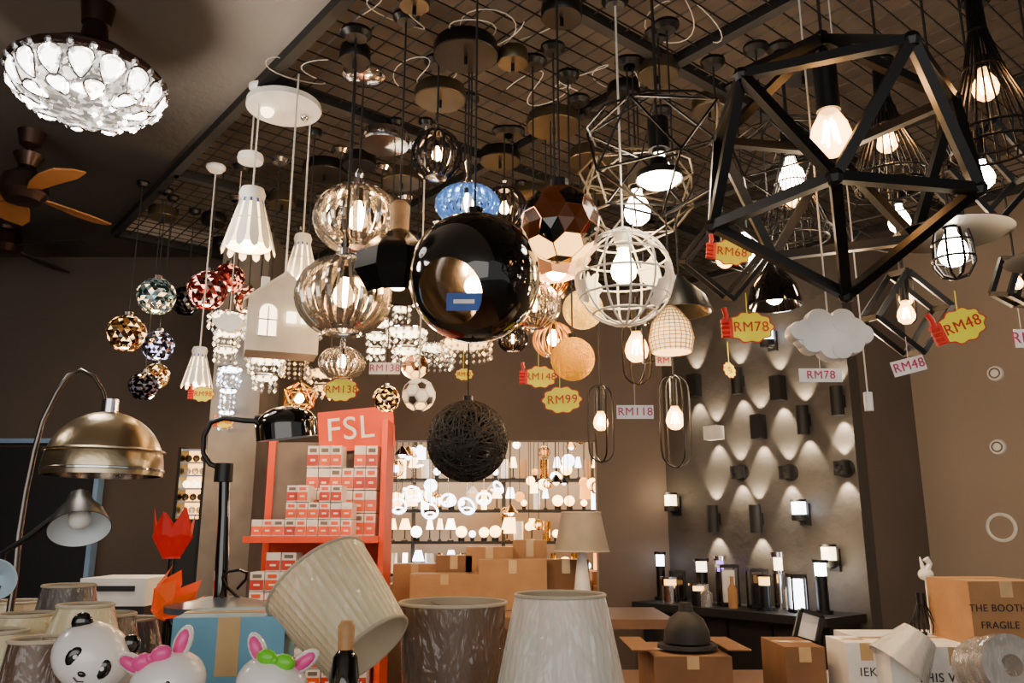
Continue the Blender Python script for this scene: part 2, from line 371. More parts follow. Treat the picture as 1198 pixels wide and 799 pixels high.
b,k=mk('folded_copper_pendant_lamp',650,300,2.9); b.lathe([(14*k,26*k),(32*k,14*k),(36*k,-4*k),(22*k,-26*k)],M('peach_metal','#c99a7c',.35,.4,emit='#ff9050',es=.25),7,wob=.15,wn=3); bulb(b,-16*k,13*k); cord(b,26*k); b.fin(5)
# big black sphere with opening
b,k=mk('open_globe_black_pendant_lamp',555,325,2.4); R=77*k
ax=Vector((-.36,-.80,-.48)).normalized(); X=ax.to_track_quat('Z','Y').to_matrix().to_4x4(); OA=.52
SIL=M('silver_reflector','#c8c0b8',.1,1)
b.lathe(arcp(R,R,OA,pi,24),BLKG,48,X); b.lathe(arcp(R*.975,R*.975,OA+.01,pi,24),SIL,48,X)
b.lathe([(R*sin(OA),R*cos(OA)),(R*.975*sin(OA),R*.975*cos(OA))],CHR,48,X)
b.sph((0,R*.1,-R*.1),R*.16,WARM,n=14); b.cyl((0,R*.1,R*.45),R*.1,R*1.0,CHR)
b.cyl((0,0,R*1.02),.025,.04,BLKG); cord(b,R)
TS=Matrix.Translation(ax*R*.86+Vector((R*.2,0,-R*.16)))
b.box((0,0,0),(R*.5,.003,R*.26),M('blue_reflection','#1c4fa8',.3),TS); b.box((0,-.003,0),(R*.3,.002,R*.06),CARDW,TS); b.tube([TS@Vector((R*.2,0,0)),ax*R*.86+Vector((R*.42,R*.06,-R*.2))],.002,BLK,4); b.fin()  # blue plate with white bar stands in for a reflection on the sphere
b,k=mk('faceted_cone_pendant_lamp',466,305,2.7)
b.lathe([(12*k,36*k),(22*k,30*k),(52*k,2*k),(55*k,-20*k),(38*k,-44*k),(35*k,-43*k),(50*k,-19*k),(48*k,0),(10*k,30*k)],M('black_facet','#0e0e10',.2,.4),10)
b.lathe([(0,74*k),(8*k,73*k),(12*k,68*k),(11*k,36*k),(0,36*k)],WOOD,24); bulb(b,-22*k,14*k,WARM); cord(b,72*k); b.fin(25)
def ribglobe(u,v,Y,rp,mat=CRY,asp=.82,n=22,name='ribbed_crystal_pendant_lamp',be=WARM,rw=.07,a0=.25,a1=2.7,stem=.5,br=.22,can=.06,cm=BLK):
    b,k=mk(name,u,v,Y); r=rp*k; pr=arcp(r,r*asp,a0,a1,12)
    ribs(b,pr,n,r*rw,mat,6); b.lathe([(0,r*asp*1.05),(r*.3,r*asp*1.0),(r*.3,r*asp*.9),(0,r*asp*.9)],CHR); 
    q,z=pr[-1]; ring(b,q,z,r*.04,CHR); b.lathe([(0,z-.04*r),(q*.9,z),(q,z)],CHR,24)
    bulb(b,0,r*br,be); b.cyl((0,0,r*(asp+.1)),r*.12,r*.3,CHR)
    b.lathe([(.05*r,r*(asp+stem)),(.13*r,r*(asp+stem*.7)),(.05*r,r*(asp+stem*.4)),(.14*r,r*(asp+.1))],CHR,14); cord(b,r*(asp+stem),can=can,cmat=cm); b.fin()
CRYS=M('crystal_bright_metal','#d6cfc6',.06,.85,alpha=.82)
ribglobe(418,257,3.1,48,CRYS,can=.09,cm=CHR,br=.26); ribglobe(402,347,2.8,53,CRYS,asp=.86,n=26,br=.24); ribglobe(511,182,3.0,28,CRYD,1.1,16,stem=.9); ribglobe(547,240,3.0,36,CRYB,.6,22,be=WHITE_E,stem=1.2)
ribglobe(625,358,3.0,30,CRYS,.9); ribglobe(600,398,3.6,17,CRYD); ribglobe(543,262,3.3,28,CRYD,.8)
AMB=M('amber_rattan','#c98a1c',.5,emit='#ff9a20',es=.35)
ribglobe(647,398,3.4,23,AMB,.9,18,'rattan_ball_pendant_lamp',rw=.05,br=.3); ribglobe(400,425,3.0,26,CRYS,.7); ribglobe(590,245,3.6,26,CRYD,1.0,16); ribglobe(640,330,3.6,24,GOLD,.8)
def yarn(u,v,Y,rp,mat,name,n=46,w=.0022,inner=None,seed=1):
    rr=random.Random(seed); b,k=mk(name,u,v,Y); r=rp*k
    for i in range(n):
        X=Euler((rr.random()*pi,rr.random()*pi,rr.random()*pi)).to_matrix().to_4x4(); h=rr.uniform(-.6,.6)*r; ring(b,math.sqrt(r*r-h*h),h,w,mat,26,X,4)
    if inner: b.sph((0,0,0),r*.93,inner,n=18)
    b.cyl((0,0,r*1.03),.018,.03,BLK); cord(b,r); b.fin()
yarn(547,516,3.0,47,M('dark_wicker','#17120f',.6),'wicker_ball_pendant_lamp',110,.003,inner=M('wicker_inner','#0d0a08',.8,alpha=.9))
yarn(670,420,3.1,25,M('yellow_twine','#f0b414',.6,emit='#ffb400',es=.35),'twine_ball_pendant_lamp',40,.003,inner=M('yellow_inner','#e09a10',.6,emit='#ffa000',es=.9),seed=4)
yarn(682,362,3.3,23,M('cream_twine','#f0cf6a',.6,emit='#ffcf50',es=.6),'twine_ball_pendant_lamp',36,.003,inner=M('cream_inner','#f0c860',.6,emit='#ffc840',es=2.2),seed=6)
b,k=mk('rattan_bell_pendant_lamp',785,388,2.8); pr=[(6*k,30*k),(12*k,24*k),(22*k,10*k),(26*k,-8*k),(23*k,-25*k)]
b.lathe([(q*.96,z) for q,z in pr],M('bell_glow','#ffe2b0',.6,emit='#ffcb84',es=2.6),24); RAT=M('rattan','#b89a6c',.6,emit='#ffcf90',es=.15)
ribs(b,pr,24,.0022,RAT,4)
for i in range(12):
    z=(28-4.6*i)*k; 
    for j in range(4):
        if pr[j][1]>=z>=pr[j+1][1]: f=(pr[j][1]-z)/(pr[j][1]-pr[j+1][1]); ring(b,pr[j][0]*(1-f)+pr[j+1][0]*f,z,.0022,RAT,24,tn=4)
cord(b,30*k); b.fin()
b,k=mk('black_dome_pendant_lamp',795,352,2.75); b.lathe([(5*k,30*k),(12*k,22*k),(30*k,5*k),(38*k,-14*k),(36*k,-14*k),(10*k,18*k)],BLK,32); cord(b,30*k); b.fin()
b,k=mk('black_dome_pendant_lamp',905,335,2.9); b.lathe([(5*k,30*k),(10*k,22*k),(26*k,0*k),(32*k,-24*k),(30*k,-24*k),(8*k,18*k)],BLKG,32); bulb(b,-12*k,10*k,WARM); cord(b,30*k); b.fin()
def oval(u,v,Y,w,h,bulbr=8,cl=True):
    b,k=mk('wire_oval_cage_pendant_lamp',u,v,Y); w*=k*.5; h*=k*.5
    for a in (0.3,.3+pi/2):
        pts=[]
        for i in range(32):
            t=2*pi*(i+.5)/32; x=cos(t);z=sin(t); pts.append((w*x,0,(h-w)*math.copysign(min(1,abs(z)*3),z)+w*z))
        b.tube(pts,.004,BLK,5,True,Matrix.Rotation(a,4,'Z'))
    bulb(b,0,bulbr*k,WARM,cl); b.cyl((0,0,bulbr*k*3),.018,bulbr*k*3,BLK); cord(b,h if h>bulbr*k*4 else bulbr*k*4); b.tube([(0,0,bulbr*k*4),(0,0,h)],.005,BLK); b.fin()
oval(703,495,3.4,32,90,9); oval(790,492,3.4,40,108,11); oval(745,410,3.0,36,80,14,True); oval(1060,350,3.4,26,60); oval(755,380,3.2,40,90,1)
def mosaic(u,v,Y,rp,cols,emit='#ffd090',name='mosaic_glass_pendant_lamp',asp=1.0,es=.5):
    rr=random.Random(int(u*7+v)); b,k=mk(name,u,v,Y); r=rp*k
    ms=[M('mosaic_'+c.strip('#'),c,.06,.9,emit=c,es=es*.35) for c in cols]*2+[CHR,M('mosaic_lit_'+emit.strip('#'),emit,.1,emit=emit,es=4 if es else .3)]
    n=20;L=11; pr=[(r*sin(a)*(1 if a<1.6 else .96),r*asp*cos(a)) for a in [.3+(2.6-.3)*i/L for i in range(L+1)]]
    for i in range(n):
        for j in range(L):
            t0=2*pi*(i+.5*(j%2))/n;t1=t0+2*pi/n; a=(t0+t1)/2
            (r0,z0),(r1,z1)=pr[j],pr[j+1]
            j1=1+rr.uniform(-.03,.03)
            b.poly([(r0*cos(t0),r0*sin(t0),z0),(r0*cos(t1),r0*sin(t1),z0),(r1*j1*cos(a),r1*j1*sin(a),z1)],[(0,1,2)],rr.choice(ms))
            b.poly([(r0*j1*cos(t1),r0*j1*sin(t1),z0),(r1*cos(a+2*pi/n),r1*sin(a+2*pi/n),z1),(r1*cos(a),r1*sin(a),z1)],[(0,1,2)],rr.choice(ms))
    b.sph((0,0,-r*.55),r*.3,WARM if es else BLK,n=10); b.cyl((0,0,r*asp),r*.25,r*.3,CHR); cord(b,r*asp,r=.003,can=.035); b.fin(5)
mosaic(183,347,4.3,22,['#7fa8a8','#334444','#c9d8d8']); mosaic(148,390,4.2,22,['#5a3a20','#c08840','#302018'],'#ffcf80'); mosaic(185,405,4.4,18,['#202024','#8888a0','#404050'],'#c8c8ff',es=.2)
mosaic(168,452,4.3,17,['#101012','#202026'],'#555060',es=0); mosaic(183,440,4.6,15,['#704020','#d8a860'],'#ffe0a0'); mosaic(243,340,4.1,23,['#7a1c14','#b03828','#4c1010'],'#ffb0a0'); mosaic(268,326,4.4,18,['#501818','#8a2a20'],'#d08060')
mosaic(218,352,4.6,18,['#141416','#0c0c0e'],'#201c1c',es=0); mosaic(452,467,3.5,16,['#8a5c20','#2c1c10'],'#ffc060'); mosaic(290,352,4.6,16,['#803020','#b86a50'],'#ffc090')
mosaic(355,405,4.6,15,['#a06a30','#483018'],'#ffd090'); mosaic(610,330,4.2,16,['#222226','#55504a'],'#a0988a')
b,k=mk('geodesic_cage_pendant_lamp',350,466,3.6); r=20*k; V,E=icos()
for i,j in E: b.tube([V[i]*r,V[j]*r],.005,GOLD,4)
b.sph((0,0,0),r*.3,WARM,n=10); cord(b,r,r=.003,can=.035); b.fin()
PDK=M('pattern_dark','#3a3028')
b,k=mk('carved_ball_pendant_lamp',490,462,3.5); trunc(b,20*k,M('carved_white_glow','#eee8e0',.5,emit='#ffe2b0',es=.7),PDK,WHT,.2); cord(b,20*k,WHTD,can=.035); b.fin(5)
b,k=mk('carved_ball_pendant_lamp',485,428,3.8); trunc(b,16*k,COPPER,SOFTW,PDK); cord(b,16*k,can=.035); b.fin(5)
def shuttle(u,v,Y,h,w,cv=None):
    b,k=mk('shuttlecock_pendant_lamp',u,v,Y); h*=k;w*=k*.5
    b.lathe([(0,h*.5),(w*.42,h*.48),(w*.5,h*.4),(w*.42,h*.27),(0,h*.27)],WHT,20); b.lathe([(w*.44,h*.3),(w*.44,h*.24)],M('blue_band','#3b5fb0',.4),20)
    b.lathe([(w*.36,h*.27),(w*.82,-h*.4)],M('shuttle_glow','#fff4dc',.6,emit='#ffdca0',es=4),20)
    for i in range(12):
        t=2*pi*i/12; X=Matrix.Rotation(t,4,'Z'); d=.36*w
        b.poly([(w*.44,-d*.2,h*.3),(w*.44,d*.2,h*.3),(w*.86,d*.5,-h*.3),(w*.98,d*.35,-h*.46),(w*1.0,0,-h*.5),(w*.98,-d*.35,-h*.46),(w*.86,-d*.5,-h*.3)],[(0,1,2,3,4,5,6)],WHT,X)
    ring(b,w*.66,-h*.02,.003,WHT); b.sph((0,0,-h*.35),w*.3,WARM,n=12)
    cord(b,h*.5,WHTD,can=.05,cmat=WHT); b.fin()
shuttle(293,258,3.2,82,62); shuttle(353,303,3.4,62,42); shuttle(232,430,4.0,50,36)
b,k=mk('disc_top_rod_pendant',293,186,3.4); b.lathe([(0,5*k),(14*k,5*k),(15*k,0),(14*k,-4*k),(0,-4*k)],WHT,24); cord(b,4*k,WHTD,can=0); b.fin()
b=B('round_canopy_plate',W(332,127,YZ(127,3.3))); r=43*S(127,3.2)
b.lathe([(0,.02),(r,.02),(r,-.005),(0,-.01)],WHT,40); b.sph((-r*.45,0,-.012),.03,SOFTC,n=12); b.sph((r*.5,.05,-.012),.02,CHR,n=12); b.tube([(0,0,.02),(0,0,GZ-b.loc.z)],.008,WHT); 
b.fin()
# house
b,k=mk('house_shaped_pendant_lamp',330,385,3.1); w=80*k;d=w*.55;h=62*k
X=Matrix.Rotation(.35,4,'Z')
HW=M('house_white','#e0d8ca',.6)
z0=-32*k;z1=z0+h;zr=z1+30*k
pf=[(-w/2,z0),(w/2,z0),(w/2,z1),(0,zr),(-w/2,z1)]
b.poly([(x,-d/2,z) for x,z in pf]+[(x,d/2,z) for x,z in pf],[(0,1,2,3,4),(9,8,7,6,5),(0,5,6,1),(1,6,7,2),(4,9,5,0)],HW,X)
for sg in(-1,1):
    th=.012
    b.poly([(0,-d*.56,zr+.012),(sg*w*.57,-d*.56,z1-.03*w),(sg*w*.57,d*.56,z1-.03*w),(0,d*.56,zr+.012),(0,-d*.56,zr),(sg*w*.57,-d*.56,z1-.03*w-th),(sg*w*.57,d*.56,z1-.03*w-th),(0,d*.56,zr)],[(0,1,2,3),(4,5,6,7),(0,1,5,4),(3,2,6,7),(1,2,6,5)],HW,X)
b.box((-w*.28,0,zr-.02),(w*.12,w*.12,w*.16),HW,X)
WG=M('window_glow','#fff0d0',.5,emit='#ffe6b8',es=6)
def arch(cx,z_,ww,hh):
    pts=[(cx-ww/2,z_),(cx+ww/2,z_)]+[(cx+ww/2*cos(a),z_+hh-ww/2+ww/2*sin(a)) for a in [pi*i/8 for i in range(9)]]
    b.poly([(x,-d/2-.003,z) for x,z in pts],[tuple(range(len(pts)))],WG,X); b.tube([(x,-d/2-.004,z) for x,z in pts],.004,HW,4,True,X)
    b.box((cx,-d/2-.005,z_+hh*.45),(.005,.006,hh*.9),HW,X); b.box((cx,-d/2-.005,z_+hh*.5),(ww,.006,.005),HW,X)
arch(-w*.22,z0+h*.28,w*.26,h*.62)
for xx in(.1,.3): b.box((w*xx,-d/2-.006,z0+h*.66),(w*.13,.012,h*.2),WG,X)
cord(b,zr,WHTD,can=.0); b.fin(5)
def chand(u,v,Y,w,h,tiers=3,e=SOFTC,name='crystal_bead_chandelier',bead=.012):
    b,k=mk(name,u,v,Y); w*=k*.5;h*=k
    for t in range(tiers):
        R=w*(1-.22*t) if t%2==0 else w*(.8-.15*t); z=h*.5-h*t/tiers; R=max(R,w*.3)
        ring(b,R,z,.006,CHR); b.lathe([(0,z+.002),(R*.85,z),(R*.8,z-.02),(0,z-.02)],e,20)
        n=max(8,int(2*pi*R/.035))
        for i in range(n):
            a=2*pi*i/n; L=h/tiers*.95; m=max(2,int(L/.026))
            for j in range(m): b.lathe([(0,bead),(bead*.8,0),(0,-bead)],CRY if (i*3+j)%5 else e,4,Matrix.Translation((R*cos(a),R*sin(a),z-.012-j*L/m)))
    cord(b,h*.5,r=.004,can=.05,cmat=CHR); b.fin(5)
chand(265,398,4.4,44,60); chand(310,440,3.9,40,42,2); chand(475,408,3.7,46,44,2); chand(385,452,3.8,50,36,2,SOFTW); chand(440,400,4.0,34,50); chand(266,468,4.9,26,76,3,COOL_E); chand(545,412,4.2,60,24,1,SOFTW); chand(640,350,4.6,40,40,2,SOFTW); chand(300,400,4.8,34,50,2); chand(368,380,4.4,30,40); chand(510,420,4.8,40,30,1); chand(575,340,4.6,44,40,2,SOFTW); chand(470,360,4.4,30,40,2,SOFTC); chand(605,375,4.8,36,34,1,SOFTW); chand(345,430,4.9,30,30,1,SOFTW)
def cloud(u,v,Y,w,name='cloud_pendant_lamp'):
    b,k=mk(name,u,v,Y); w*=k*.5
    for n_,(x,z,r) in enumerate(((0,.05,.42),(-.5,0,.38),(.5,.02,.4),(-.25,.3,.32),(.3,.32,.3),(0,-.28,.36),(-.45,-.2,.28),(.48,-.22,.28),(.75,-.02,.24),(-.76,.06,.24),(.2,-.38,.25))):
        t=.02+n_*.0006; X=Matrix.Translation((x*w,0.0,z*w))@Matrix.Rotation(pi/2,4,'X'); b.lathe([(0,t),(r*w*.93,t),(r*w,t*.6),(r*w,-t*.6),(r*w*.93,-t),(0,-t)],WHT,24,X)
    cord(b,.3*w,WHTD,r=.0025); b.fin()
cloud(970,392,2.1,98); cloud(268,378,4.0,36); 
b,k=mk('pull_cord_switch',1016,470,2.2); b.cyl((0,0,0),5*k,22*k,WHT,12); cord(b,10*k,WHTD,r=.002,can=0); b.fin()
b,k=mk('crystal_disc_canopy_lamp',450,165,3.5); b.lathe([(0,8*k),(28*k,8*k),(30*k,2*k),(28*k,-6*k),(0,-8*k)],CHR,28); cord(b,8*k,can=0); b.fin()
CG=M('canopy_gold','#5d5240',.35,.8); CB=M('canopy_black','#1a1716',.35,.5)
for i,(u,v,r) in enumerate(((485,8,18),(545,67,38),(515,118,30),(585,190,24),(648,150,32),(657,22,24),(600,75,18),(415,72,18),(690,190,26),(380,205,26),(620,235,30),(730,115,20),(470,215,24),(420,195,20),(700,235,22),(540,285,16),(330,240,16),(250,262,14),(770,90,24),(260,290,12),(190,255,16),(940,90,26),(830,130,20))):
    Y=YZ(v,GZ-.06); 
    if Y>6.2: continue
    b=B('pendant_canopy',W(u,v,Y)); q=r*S(v,Y); b.lathe([(0,.06),(q*.95,.06),(q,.045),(q,.004),(q*.96,0),(0,0)],(CG,CB,CG,CB)[i%4],28); b.tube([(0,0,0),(0,0,-.035)],.008,BLK); b.fin()
# ---------- price tags
def star(u,v,Y,w,text,rot=0,hand=True,up=28):
    b,k=mk('price_tag',u,v,Y); w*=k*.5; X=Matrix.Rotation(rot,4,'Y'); N=80
    def blob(sc,y,mat,ox=0):
        pts=[]
        for i in range(N):
            t=2*pi*i/N; q=1+.06*cos(10*t); pts.append((ox+w*sc*q*cos(t)*.98,y,w*sc*.66*q*sin(t)))
        b.poly(pts+[(ox,y,0)],[(i,(i+1)%N,N) for i in range(N)],mat,X)
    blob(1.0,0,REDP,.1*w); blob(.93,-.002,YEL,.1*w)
    if hand:
        for j in range(4): b.tube([(-1.12*w,-.003,(-.34+.2*j)*w),(-.8*w,-.003,(-.34+.2*j)*w)],.1*w,RED,8,X=X)
        b.tube([(-.95*w,-.002,.2*w),(-.88*w,-.002,.55*w),(-.95*w,-.002,.85*w)],.11*w,RED,8,X=X); b.box((-.72*w,-.003,-.03*w),(.14*w,.006,.8*w),RED,X)
    b.tube([(0,0,.5*w),(0,0,up*k+.5*w)],.0015,YEL,4)
    loc=X@Vector((.12*w,-.004,0)); b.text(text,loc,w*.6,REDP,(pi/2,rot,0)); b.fin()
star(853,295,2.4,48,'RM68',.1); star(875,383,2.35,56,'RM78',-.02); star(1122,382,2.0,62,'RM48',-.35); star(655,468,2.7,48,'RM99',-.05,False); star(630,441,2.9,40,'RM148'); star(542,438,3.3,22,'RM12',0,False); star(236,461,3.9,28,'RM98'); star(262,494,4.3,22,'RM88'); star(853,432,3.4,20,'RM',1.2,False); star(397,456,3.0,42,'RM138',0,False)
def flat(u,v,Y,w,h,text,rot=0):
    b,k=mk('price_card',u,v,Y); w*=k;h*=k; X=Matrix.Rotation(rot,4,'Y'); b.box((0,0,0),(w,.002,h),CARDW,X); b.text(text,(0,-.003,0),h*.85,MAG,(pi/2,rot,0)); b.tube([(0,0,h*.5),(0,0,h*.5+26*k)],.001,WHTD,4); b.fin()
flat(960,439,2.15,50,16,'RM78'); flat(1063,428,2.1,40,18,'RM48',-.25); flat(743,482,2.5,43,16,'RM118'); flat(450,431,3.0,36,14,'RM138'); flat(776,422,2.9,18,12,'RM'); flat(1196,396,2.2,18,22,'RM')
# ---------- wall sconces
def spot(o,loc,rot,e,ang=70,col='#ffe6c0'):
    l=bpy.data.lights.new('sconce_light','SPOT'); l.energy=e; l.spot_size=math.radians(ang); l.spot_blend=.45; l.color=hx(col); l.shadow_soft_size=.012
    ob=bpy.data.objects.new('sconce_light',l); ob.parent=o; ob.location=loc; ob.rotation_euler=rot; bpy.context.collection.objects.link(ob)
WD=Vector((.637,-.771,0)); WN=Vector((-.771,-.637,0)); wrz=math.atan2(-.771,.637)
for i,(u,v,t) in enumerate(((817,452,0),(868,447,1),(905,400,4),(945,492,1),(840,507,2),(892,500,0),(868,553,3),(925,553,3),(990,548,3),(793,592,4),(840,607,1),(890,607,1),(943,602,4),(978,655,4),(985,470,1),(915,455,0))):
    p=hit(u,v,P1,WD); p=p+WN*.002; b=B('wall_sconce',p)
    if t==0: b.box((0,-.05,0),(.08,.08,.17),BLKM); b.box((0,-.005,0),(.06,.02,.12),BLKM)
    elif t==1: b.cyl((0,-.06,0),.04,.19,BLKM); b.box((0,-.015,0),(.05,.03,.08),BLKM)
    elif t==2: b.box((0,-.05,0),(.12,.09,.1),WHT); b.box((0,-.005,0),(.08,.012,.08),BLKM)
    elif t==3: b.cyl((0,-.05,0),.05,.085,BLKM); b.sph((0,-.075,0),.035,BLKM,n=10); b.lathe([(0,.012),(.06,.01),(.06,0)],BLKM,20,Matrix.Rotation(pi/2,4,'X'))
    else:
        b.box((0,-.012,0),(.07,.024,.14),BLKM); b.cyl((0,-.08,.04),.045,.08,SOFTC if i%2 else COOL_E); b.cyl((0,-.08,-.02),.05,.04,BLKM); b.cyl((0,-.08,.09),.05,.015,BLKM); b.tube([(0,0,-.04),(0,-.08,-.04)],.012,BLKM)
    o=b.fin(); o.rotation_euler=(0,0,wrz)
    if t!=4:
        hz=.105 if t<2 else .06
        spot(o,(0,-.055,-hz),(.42,0,0),14); spot(o,(0,-.055,hz),(pi-.42,0,0),12)
    else:
        l=bpy.data.lights.new('sconce_light','POINT'); l.energy=2; l.color=hx('#ffdcae'); l.shadow_soft_size=.03
        ob=bpy.data.objects.new('sconce_light',l); ob.parent=o; ob.location=(0,-.16,.1); bpy.context.collection.objects.link(ob)
for u,v,r,rg in((1165,437,9,0),(1168,523,9,0),(1172,617,15,1)):
    p=hit(u,v,P3,WD); b=B('wall_ring_light' if rg else 'wall_disc_light',p+WN*.003); q=r*S(v,p.y); X=Matrix.Rotation(pi/2,4,'X')
    if rg: ring(b,q,0,.012,WHT,36,X); b.lathe([(0,.006),(q*.95,.006)],BEIGE,30,X)
    else: b.lathe([(0,.02),(q*.9,.02),(q,0)],WHT,24,X); b.lathe([(q*.5,.022),(q*.6,.024),(q*.7,.022)],GREYM,24,X)
    o=b.fin(); o.rotation_euler=(0,0,wrz)
# ---------- counter
b=B('display_counter',(0,0,0)); ang=Matrix(((WD.x,WN.x,0,1.2),(WD.y,WN.y,0,6.4),(0,0,1,0),(0,0,0,1)))
b.box((.78,.24,.97),(1.5,.46,.05),BLKM,ang); b.box((.78,.2,.47),(1.42,.36,.94),M('counter_dark','#1d1a19',.5),ang)
for i in range(5): b.box((.12+.33*i,.385,.47),(.012,.01,.9),BLK,ang)
b.fin()
def onc(t,n): return ang@Vector((t,n,.995))
def clamp(name,t,n,f):
    b=B(name,onc(t,n)); f(b); b.fin()
def bollard(h,r,e):
    def f(b): b.cyl((0,0,.01),r*1.3,.02,BLK); b.cyl((0,0,h*.35),r*.8,h*.7,BLK); b.cyl((0,0,h*.82),r*.75,h*.24,e); b.cyl((0,0,h*.97),r*1.1,h*.06,BLK)
    return f
def drum(h,r,body,e):
    def f(b): b.cyl((0,0,h*.3),r,h*.6,body); b.cyl((0,0,h*.7),r*.7,h*.2,e); b.cyl((0,0,h*.85),r*1.2,h*.08,CHR)
    return f
def bottle(h,r,m):
    def f(b): b.lathe([(0,0),(r,0),(r,h*.6),(r*.4,h*.78),(r*.4,h),(0,h)],m,16)
    return f
def lant(h,w,e):
    def f(b):
        b.box((0,0,.01),(w,w,.02),BLK); b.box((0,0,h),(w,w,.02),BLK); b.box((0,0,h/2),(w*.6,w*.6,h*.8),e)
        for i in(-1,1):
            for j in(-1,1): b.box((i*w*.45,j*w*.45,h/2),(.01,.01,h),BLK)
    return f
PUR=M('purple_glow','#c9a0ff',emit='#a868ff',es=3)
clamp('bollard_lamp',.06,.18,bollard(.34,.04,COOL_E)); clamp('table_lantern',.2,.16,lant(.2,.1,CRYD)); clamp('drum_lamp',.28,.34,drum(.2,.06,CHR,SOFTW)); clamp('bollard_lamp',.42,.16,bollard(.3,.05,SOFTC)); clamp('cylinder_accent_lamp',.55,.12,drum(.36,.035,BLK,PUR))
clamp('drum_lamp',.53,.34,drum(.16,.06,BLK,SOFTW)); clamp('boxed_lamp',.68,.22,lant(.26,.13,CARDW)); clamp('amber_bottle',.8,.34,bottle(.2,.03,CARDB)); clamp('table_lantern',.9,.2,lant(.24,.12,CRYD)); clamp('bollard_lamp',1.02,.3,bollard(.22,.045,SOFTW)); clamp('white_bottle',1.1,.14,bottle(.2,.035,WHT)); clamp('table_lantern',1.22,.25,lant(.22,.1,COOL_E)); clamp('bollard_lamp',1.36,.2,bollard(.32,.045,WHITE_E)); clamp('drum_lamp',1.0,.1,drum(.4,.04,CHR,SOFTC)); clamp('glass_jar',.62,.38,bottle(.14,.04,CRY))
# ---------- orange gondola
Y0=4.4; b=B('orange_display_shelf',(0,0,0)); pL=W(287,630,Y0); pR=W(440,630,Y0); zt=W(440,498,Y0+.4).z; cx=(pL.x+pR.x)/2; wd=pR.x-pL.x
b.loc=Vector((cx,Y0,0)); dp=.4; zs=W(400,631,Y0).z
BKP=M('shelf_back_grey','#6d6058',.6)
b.box((0,dp,zs/2),(wd,.03,zs),SHELFO); b.box((.0,dp,(zs+zt-.1)/2),(wd,.03,zt-.1-zs),BKP)
for z in (.25,zs-.76,zs-.38,zs): b.box((0,dp/2,z),(wd,dp,.025),SHELFO); b.box((0,-.005,z),(wd+.02,.02,.035),SHELFO)
for x in(-wd/2,wd/2): b.box((x,dp+.0,(zt-.04)/2),(.04,.05,zt-.04),SHELFO)
b.box((wd/2+.01,dp*.62,zt/2),(.03,dp*.7,zt),SHELFO)
b.box((0,dp*.5,.05),(wd,dp,.1),SHELFO)
X=Matrix.Translation((wd*.22,dp-.06,zt-.03))@Matrix.Rotation(-.1,4,'Y')
b.box((0,0,0),(.44,.02,.24),SHELFO,X); b.text('FSL',(wd*.17,dp-.075,zt-.03),.19,CARDW,(pi/2,-.1,0)); b.fin()
def packs(name,zb,h,rows,cols,y,x0,x1,seed,drop=.35,off=0):
    rr=random.Random(seed); b=B(name,(cx,Y0,zb)); pw=(x1-x0)/cols; ph=h/rows
    OR=M('pack_orange','#e0541c',.4); WP=M('pack_white','#e4ded8',.4,var=.05); TR=M('pack_red','#b83018',.4)
    for c in range(cols):
        top=rows-(1 if rr.random()<drop else 0)-(off if c<cols*.3 else 0)
        for r in range(top):
            x=x0+pw*(c+.5); z=ph*(r+.5); j=rr.uniform(-.012,.012)
            b.box((x,y+j,z),(pw*.93,.14,ph*.96),WP); b.box((x,y+j-.0715,z-ph*.16),(pw*.9,.002,ph*.5),rr.choice([OR,OR,TR])); b.box((x,y+j-.0715,z+ph*.28),(pw*.6,.002,ph*.18),rr.choice([GREYM,WP,OR])); b.box((x,y+j-.073,z-ph*.16),(pw*.4,.002,ph*.1),WP)
    b.fin()
packs('light_bulb_boxes',zs+.014,.27,3,9,.1,-wd*.48,wd*.3,1,.4,1); packs('light_bulb_boxes',zs+.014,.5,4,6,.28,-wd*.14,wd*.44,2,.3,0); packs('light_bulb_boxes',zs-.38+.014,.3,3,8,.1,-wd*.46,wd*.46,3); packs('light_bulb_boxes',zs-.76+.014,.3,3,8,.1,-wd*.46,wd*.46,4)
# ---------- tables
def table(name,x0,x1,y0,y1,z,mat):
    b=B(name,((x0+x1)/2,(y0+y1)/2,0)); w=x1-x0;d=y1-y0; b.box((0,0,z-.025),(w,d,.05),mat)
    for i in(-1,1):
        for j in(-1,1): b.box((i*(w/2-.05),j*(d/2-.05),(z-.05)/2),(.05,.05,z-.05),BLK)
    b.box((0,0,z-.1),(w-.1,d-.1,.08),mat); b.fin()
TB=M('table_wood','#6b4c34',.5); TZ=.85
table('display_table',-2.3,.75,1.2,2.9,TZ,TB); table('display_table',.42,2.5,2.95,4.1,TZ,TB)
